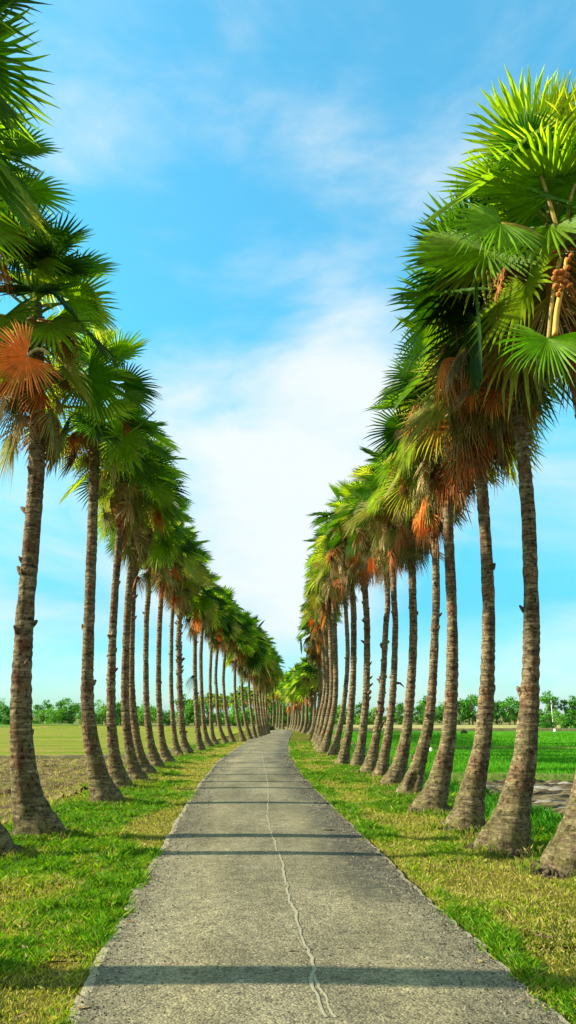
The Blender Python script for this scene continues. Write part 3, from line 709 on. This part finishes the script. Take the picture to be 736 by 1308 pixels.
for k, (px, py, fx, fy, ax, rad) in enumerate([(678, 188, 716, 306, (-.1, -.2, .9), .82), (640, 285, 712, 318, (-.8, -.3, -.35), .95), (700, 432, 716, 330, (-.35, -.4, -.8), .80), (735, 235, 722, 306, (.2, -.1, .9), .9)]):
    o = add_fan_part(r0, 'frond', px, py, Y0-1.3, ax, (-.15, -.95, .35), rad, [(.06, .19, .006), (.16, .30, .012), (.16, .33, .01), (.12, .26, .01)][k], (fx, fy), M['frond'], .18, 30+k, 46, 125)

# stump / root foot at the left edge is the foot of the cut-off palm; ------------------------------------
# ------------------------------------------------------------ treeline beyond the fields
def tree_mesh(sd, h, w, n=1500, palmy=False):
    r_ = np.random.default_rng(sd); mb = MB(); tk = MB()
    cl_ = []
    for i in range(14):
        a = r_.random()*6.28; rr = w*.5*r_.random()**.6; z = h*(.10+.78*r_.random())
        rr *= math.sin(min(1, (1.12-z/h)/.5)*math.pi/2)
        cl_.append((np.array([math.cos(a)*rr, math.sin(a)*rr, z]), w*(.16+.12*r_.random())))
    greens = np.array([(.035, .14, .008), (.06, .24, .01), (.11, .32, .018), (.17, .34, .03)])
    tone = r_.integers(0, 3)
    per = n//len(cl_)
    for c, rad in cl_:
        d = r_.normal(0, 1, (per, 3)); d /= np.linalg.norm(d, axis=1)[:, None]
        p = c+d*rad*(r_.random(per)**.35)[:, None]*np.array([1, 1, .8])
        s = .10+.16*r_.random(per)
        u = r_.normal(0, 1, (per, 3)); u /= np.linalg.norm(u, axis=1)[:, None]; v = np.cross(u, d); v /= np.linalg.norm(v, axis=1)[:, None]+1e-6
        V = np.stack([p-u*s[:, None], p+v*s[:, None]*.8, p+u*s[:, None], p-v*s[:, None]*.8], 1).reshape(-1, 3)
        k = np.arange(per)*4
        cc = greens[np.clip(tone+r_.integers(-1, 2, per), 0, 3)]*(.7+.6*r_.random(per))[:, None]
        mb.add(V, None, np.stack([k, k+1, k+2, k+3], 1), np.repeat(cc, 4, 0))
    V, T, Q = ringmesh(np.array([[0, 0, -.3], [.1, 0, h*.3], [0, .1, h*.75]]), np.array([.22, .16, .05])[:, None], 7); tk.add(V, T, Q)
    for c, rad in cl_[:6]:
        V, T, Q = ringmesh(np.array([[.05, 0, h*.25], c*.6+np.array([0, 0, h*.12]), c]), np.array([.10, .06, .02])[:, None], 5); tk.add(V, T, Q)
    return tk.build('trunk', M['wood'], True), mb.build('crown', M['leaf'])
variants = [tree_mesh(900+i, h, w) for i, (h, w) in enumerate([(6, 5), (5, 5.5), (7, 5), (4.5, 6), (8, 5.5), (3.8, 4.6)])]
def broad(x, Y, k, sc, label, group, name='leafy_tree'):
    z = float(gz([x], [Y])[0]); root = empty(name, (x, Y, z)); tag(root, label, 'tree', group)
    t = obj('trunk', variants[k][0], root); c = obj('crown', variants[k][1], root)
    root.scale = (sc, sc, sc*random.uniform(.9, 1.1)); root.rotation_euler.z = random.random()*6.28; return root
LL = 'leafy green tree in the treeline beyond the fields on the left'
RR = 'leafy green tree in the treeline beyond the rice field on the right'
x = -112
while x < -2:
    Y = 186+random.uniform(-3, 3); broad(x, Y, random.choice([0, 1, 3, 3, 1, 5]), random.uniform(.6, 1.15), LL, 'trees in the left treeline')
    if random.random() < .75: broad(x+1.5, Y+9, random.choice([0, 2, 1, 4]), random.uniform(.85, 1.1), LL, 'trees in the left treeline')
    x += random.uniform(3.0, 4.4)
x = 4
while x < 118:
    Y = 196+random.uniform(-3, 3); pxx = 368+x*945/190
    big = 560 < pxx < 655
    broad(x, Y, random.choice([4, 2, 0] if big else [0, 1, 3, 5]), random.uniform(.9, 1.25) if big else random.uniform(.5, 1.0), RR, 'trees in the right treeline')
    if random.random() < .8: broad(x+1.5, Y+10, random.choice([4, 2] if big else [0, 2, 1]), random.uniform(.95, 1.2), RR, 'trees in the right treeline')
    x += random.uniform(3.0, 4.4)
for i in range(9):      # dense dark trees closing the view where the road disappears
    px_ = 336+5.2*i+random.uniform(-2, 2); zc_ = 175+12*math.sin(i*2.1); q = gp(px_, 914+2254/zc_, FZ)
    o = broad(q[0], q[1], [2, 4, 0, 4, 2, 0, 4, 0, 2][i], random.uniform(.75, 1.0), 'one of the dense broad trees closing the view behind the bend of the road', 'broad trees behind the bend')
p = gp(699, 931.5, FZ); broad(p[0], p[1], 5, .68, 'small round tree standing alone before the right treeline beside the thin pole', None, 'small_tree')
p = gp(732, 933, FZ); broad(p[0], p[1], 5, .75, 'small tree at the right photo edge in front of the treeline', None, 'small_tree')
# pole
p = gp(707, 929, FZ); mb = MB()
V, T, Q = ringmesh(np.array([[0, 0, -.3], [0, 0, 2.6], [0, 0, 5.4]]), np.array([.08, .07, .06])[:, None], 8); mb.add(V, T, Q)
pole = empty('utility_pole', (p[0], p[1], float(gz([p[0]], [p[1]])[0]))); tag(pole, 'thin pale utility pole rising above the small trees at the right field edge', 'pole')
obj('post', mb.build('post', M['concrete'], True), pole)
mb = MB(); V, T, Q = ringmesh(np.array([[-.7, 0, 4.9], [0, 0, 4.92], [.7, 0, 4.9]]), np.array([.06, .06, .06])[:, None], 6); mb.add(V, T, Q)
obj('crossarm', mb.build('crossarm', M['wood'], True), pole)
q = gp(429, 1061, .02); mb = MB(); fan(mb, np.zeros(3), np.array([-1, .25, .02]), np.array([0, .1, 1.]), np.random.default_rng(3), .26, 7, R(28), .15, .08, np.array([.13, .10, .05]), .3)
tag(obj('fallen_leaf', mb.build('fallen_leaf', M['dead']), None, (q[0], q[1], .035)), 'small dry leaf scrap lying on the asphalt near the right verge', 'leaf')
# pale markers in the rice field, low bushes
def marker(px, py, s, label):
    p = gp(px, py, FZ); mb = MB()
    P = np.array([[0, 0, -.1], [0, 0, s*.6], [0, 0, s*1.1], [0, 0, s*1.2]]); V, T, Q = ringmesh(P, np.array([s*.6, s*.55, s*.45, s*.25])[:, None]*(1+.15*rng.normal(size=(4, 8))), 8); mb.add(V, T, Q)
    o = obj('marker_stone', mb.build('marker_stone', M['concrete'], False), None, (p[0], p[1], FZ+.05)); tag(o, label, 'stone')
marker(709, 935, .34, 'small white stone at the far rice field edge below the pole')
marker(551, 961, .20, 'small white stone in the rice field between third and fourth right trunks')
def bush(px, py, w, h, label, z=None):
    p = gp(px, py, FZ if z is None else z); r_ = np.random.default_rng(int(px)); mb = MB(); n = 420
    d = r_.normal(0, 1, (n, 3)); d /= np.linalg.norm(d, axis=1)[:, None]; d[:, 2] = abs(d[:, 2])
    q = d*np.array([w/2, w/2.4, h])*(r_.random(n)**.4)[:, None]; s = .05+.06*r_.random(n)
    u = r_.normal(0, 1, (n, 3)); u /= np.linalg.norm(u, axis=1)[:, None]; v = np.cross(u, d)
    V = np.stack([q-u*s[:, None], q+v*s[:, None], q+u*s[:, None], q-v*s[:, None]], 1).reshape(-1, 3); k = np.arange(n)*4
    mb.add(V, None, np.stack([k, k+1, k+2, k+3], 1), np.array([.03, .045, .012]))
    o = obj('low_bush', mb.build('low_bush', M['leaf']), None, (p[0], p[1], float(gz([p[0]], [p[1]])[0]))); tag(o, label, 'bush')
bush(346, 933, 1.3, .75, 'low dark bush beside the road just left of the bend', 0)
bush(593, 938, 1.1, .6, 'low dark bush in the far rice field between second and third right trunks')

# ------------------------------------------------------------ sky, sun
EL, AZ = R(25), R(-1.5)
sun = bpy.data.lights.new('sun', 'SUN'); so = bpy.data.objects.new('sun', sun); C.objects.link(so)
sun.energy = 5.0; sun.angle = R(.8); sun.color = (1, .91, .74)
dirv = Vector((math.cos(AZ)*math.cos(EL), math.sin(AZ)*math.cos(EL), -math.sin(EL)))
so.rotation_euler = dirv.to_track_quat('-Z', 'Y').to_euler()
w = bpy.data.worlds.new('World'); bpy.context.scene.world = w; w.use_nodes = True
nt = w.node_tree; nt.nodes.clear()
N = lambda t, **k: [setattr(x, a, b) or x for x in [nt.nodes.new(t)] for a, b in (k or {'label': ''}).items()][-1]
def math_(op, a, b=0.0, clamp=False):
    x = nt.nodes.new('ShaderNodeMath'); x.operation = op; x.use_clamp = clamp
    for s_, v_ in ((x.inputs[0], a), (x.inputs[1], b)):
        if isinstance(v_, (int, float)): s_.default_value = v_
        else: nt.links.new(v_, s_)
    return x.outputs[0]
sky = nt.nodes.new('ShaderNodeTexSky'); sky.sky_type = 'NISHITA'; sky.sun_disc = False
sky.sun_elevation = EL; sky.sun_rotation = R(268); sky.air_density = 1.0; sky.dust_density = .6; sky.ozone_density = 1.2
tc = nt.nodes.new('ShaderNodeTexCoord')
tint = nt.nodes.new('ShaderNodeMix'); tint.data_type = 'RGBA'; tint.blend_type = 'MULTIPLY'; tint.inputs[0].default_value = 1

sxyz = nt.nodes.new('ShaderNodeSeparateXYZ'); nt.links.new(tc.outputs['Generated'], sxyz.inputs[0])
tr = nt.nodes.new('ShaderNodeValToRGB'); e = tr.color_ramp.elements
for _ in range(2): e.new(.5)
for q, (p_, c_) in enumerate([(0, (.27, .48, .58)), (.14, (.15, .47, .55)), (.35, (.26, .86, .84)), (.75, (.42, 1.10, 1.05))]): e[q].position = p_; e[q].color = (*c_, 1)
nt.links.new(sxyz.outputs[2], tr.inputs[0])
t2 = nt.nodes.new('ShaderNodeVectorMath'); t2.operation = 'SCALE'; t2.inputs['Scale'].default_value = 2.0; nt.links.new(tr.outputs[0], t2.inputs[0]); nt.links.new(t2.outputs[0], tint.inputs[7])
nt.links.new(sky.outputs[0], tint.inputs[6])
def blob(px, py, width, amp):                # a bank of cloud round one direction
    d = ray(px, py) if not isinstance(px, tuple) else np.array(px); d /= np.linalg.norm(d)
    vm = nt.nodes.new('ShaderNodeVectorMath'); vm.operation = 'DOT_PRODUCT'; vm.inputs[1].default_value = tuple(d)
    nt.links.new(tc.outputs['Generated'], vm.inputs[0])
    c0 = math.cos(R(width)); t = math_('DIVIDE', math_('SUBTRACT', vm.outputs['Value'], c0), 1-c0, True)
    return math_('MULTIPLY', math_('POWER', t, .8), amp)
mp = nt.nodes.new('ShaderNodeMapping'); mp.inputs['Scale'].default_value = (1.4, 1.4, 3.6); mp.inputs['Location'].default_value = (3.1, .4, 1.2)
nt.links.new(tc.outputs['Generated'], mp.inputs[0])
nz = nt.nodes.new('ShaderNodeTexNoise'); nz.inputs['Scale'].default_value = 2.1; nz.inputs['Detail'].default_value = 7; nz.inputs['Roughness'].default_value = .58; nz.inputs['Distortion'].default_value = .35
nt.links.new(mp.outputs[0], nz.inputs['Vector'])
f = nz.outputs['Fac']
for bl in ((400, 110, 17, .06), (350, 590, 16, .27), (300, 690, 10, .16), (430, 490, 8, .12), (130, 240, 7, .07), (40, 720, 12, .22), ((0, -.86, .5), 0, 80, .5), (720, 880, 30, .12), (60, 880, 14, .08), (640, 400, 10, -.06), (330, 420, 7, -.05), (60, 830, 6, -.12), (620, 740, 9, -.14), (230, 330, 12, -.08)):  # the wide bank behind the camera is unseen, added for neutral fill light
    f = math_('ADD', f, blob(*bl))
cm = nt.nodes.new('ShaderNodeMapRange'); cm.interpolation_type = 'SMOOTHSTEP'; cm.inputs['From Min'].default_value = .44; cm.inputs['From Max'].default_value = .98
nt.links.new(f, cm.inputs['Value'])
mx = nt.nodes.new('ShaderNodeMix'); mx.data_type = 'RGBA'; nt.links.new(cm.outputs[0], mx.inputs[0]); nt.links.new(tint.outputs[2], mx.inputs[6])
mx.inputs[7].default_value = (4.6, 5.0, 5.05, 1)
bg = nt.nodes.new('ShaderNodeBackground'); bg.inputs['Strength'].default_value = .078
out = nt.nodes.new('ShaderNodeOutputWorld'); nt.links.new(mx.outputs[2], bg.inputs[0]); nt.links.new(bg.outputs[0], out.inputs[0])

# ------------------------------------------------------------ camera, view
cam = bpy.data.cameras.new('camera'); co = bpy.data.objects.new('camera', cam); C.objects.link(co)
co.location = (0, 0, H); co.rotation_euler = (math.pi/2+PITCH, 0, 0)
cam.sensor_fit = 'VERTICAL'; cam.sensor_height = 24; cam.lens = 12/(654/F); cam.clip_end = 12000
sc = bpy.context.scene; sc.camera = co
sc.view_settings.view_transform = 'Standard'; sc.view_settings.look = 'None'; sc.view_settings.gamma = 1; sc.view_settings.exposure = 1.35
sc.cycles.max_bounces = 6; sc.cycles.transparent_max_bounces = 4
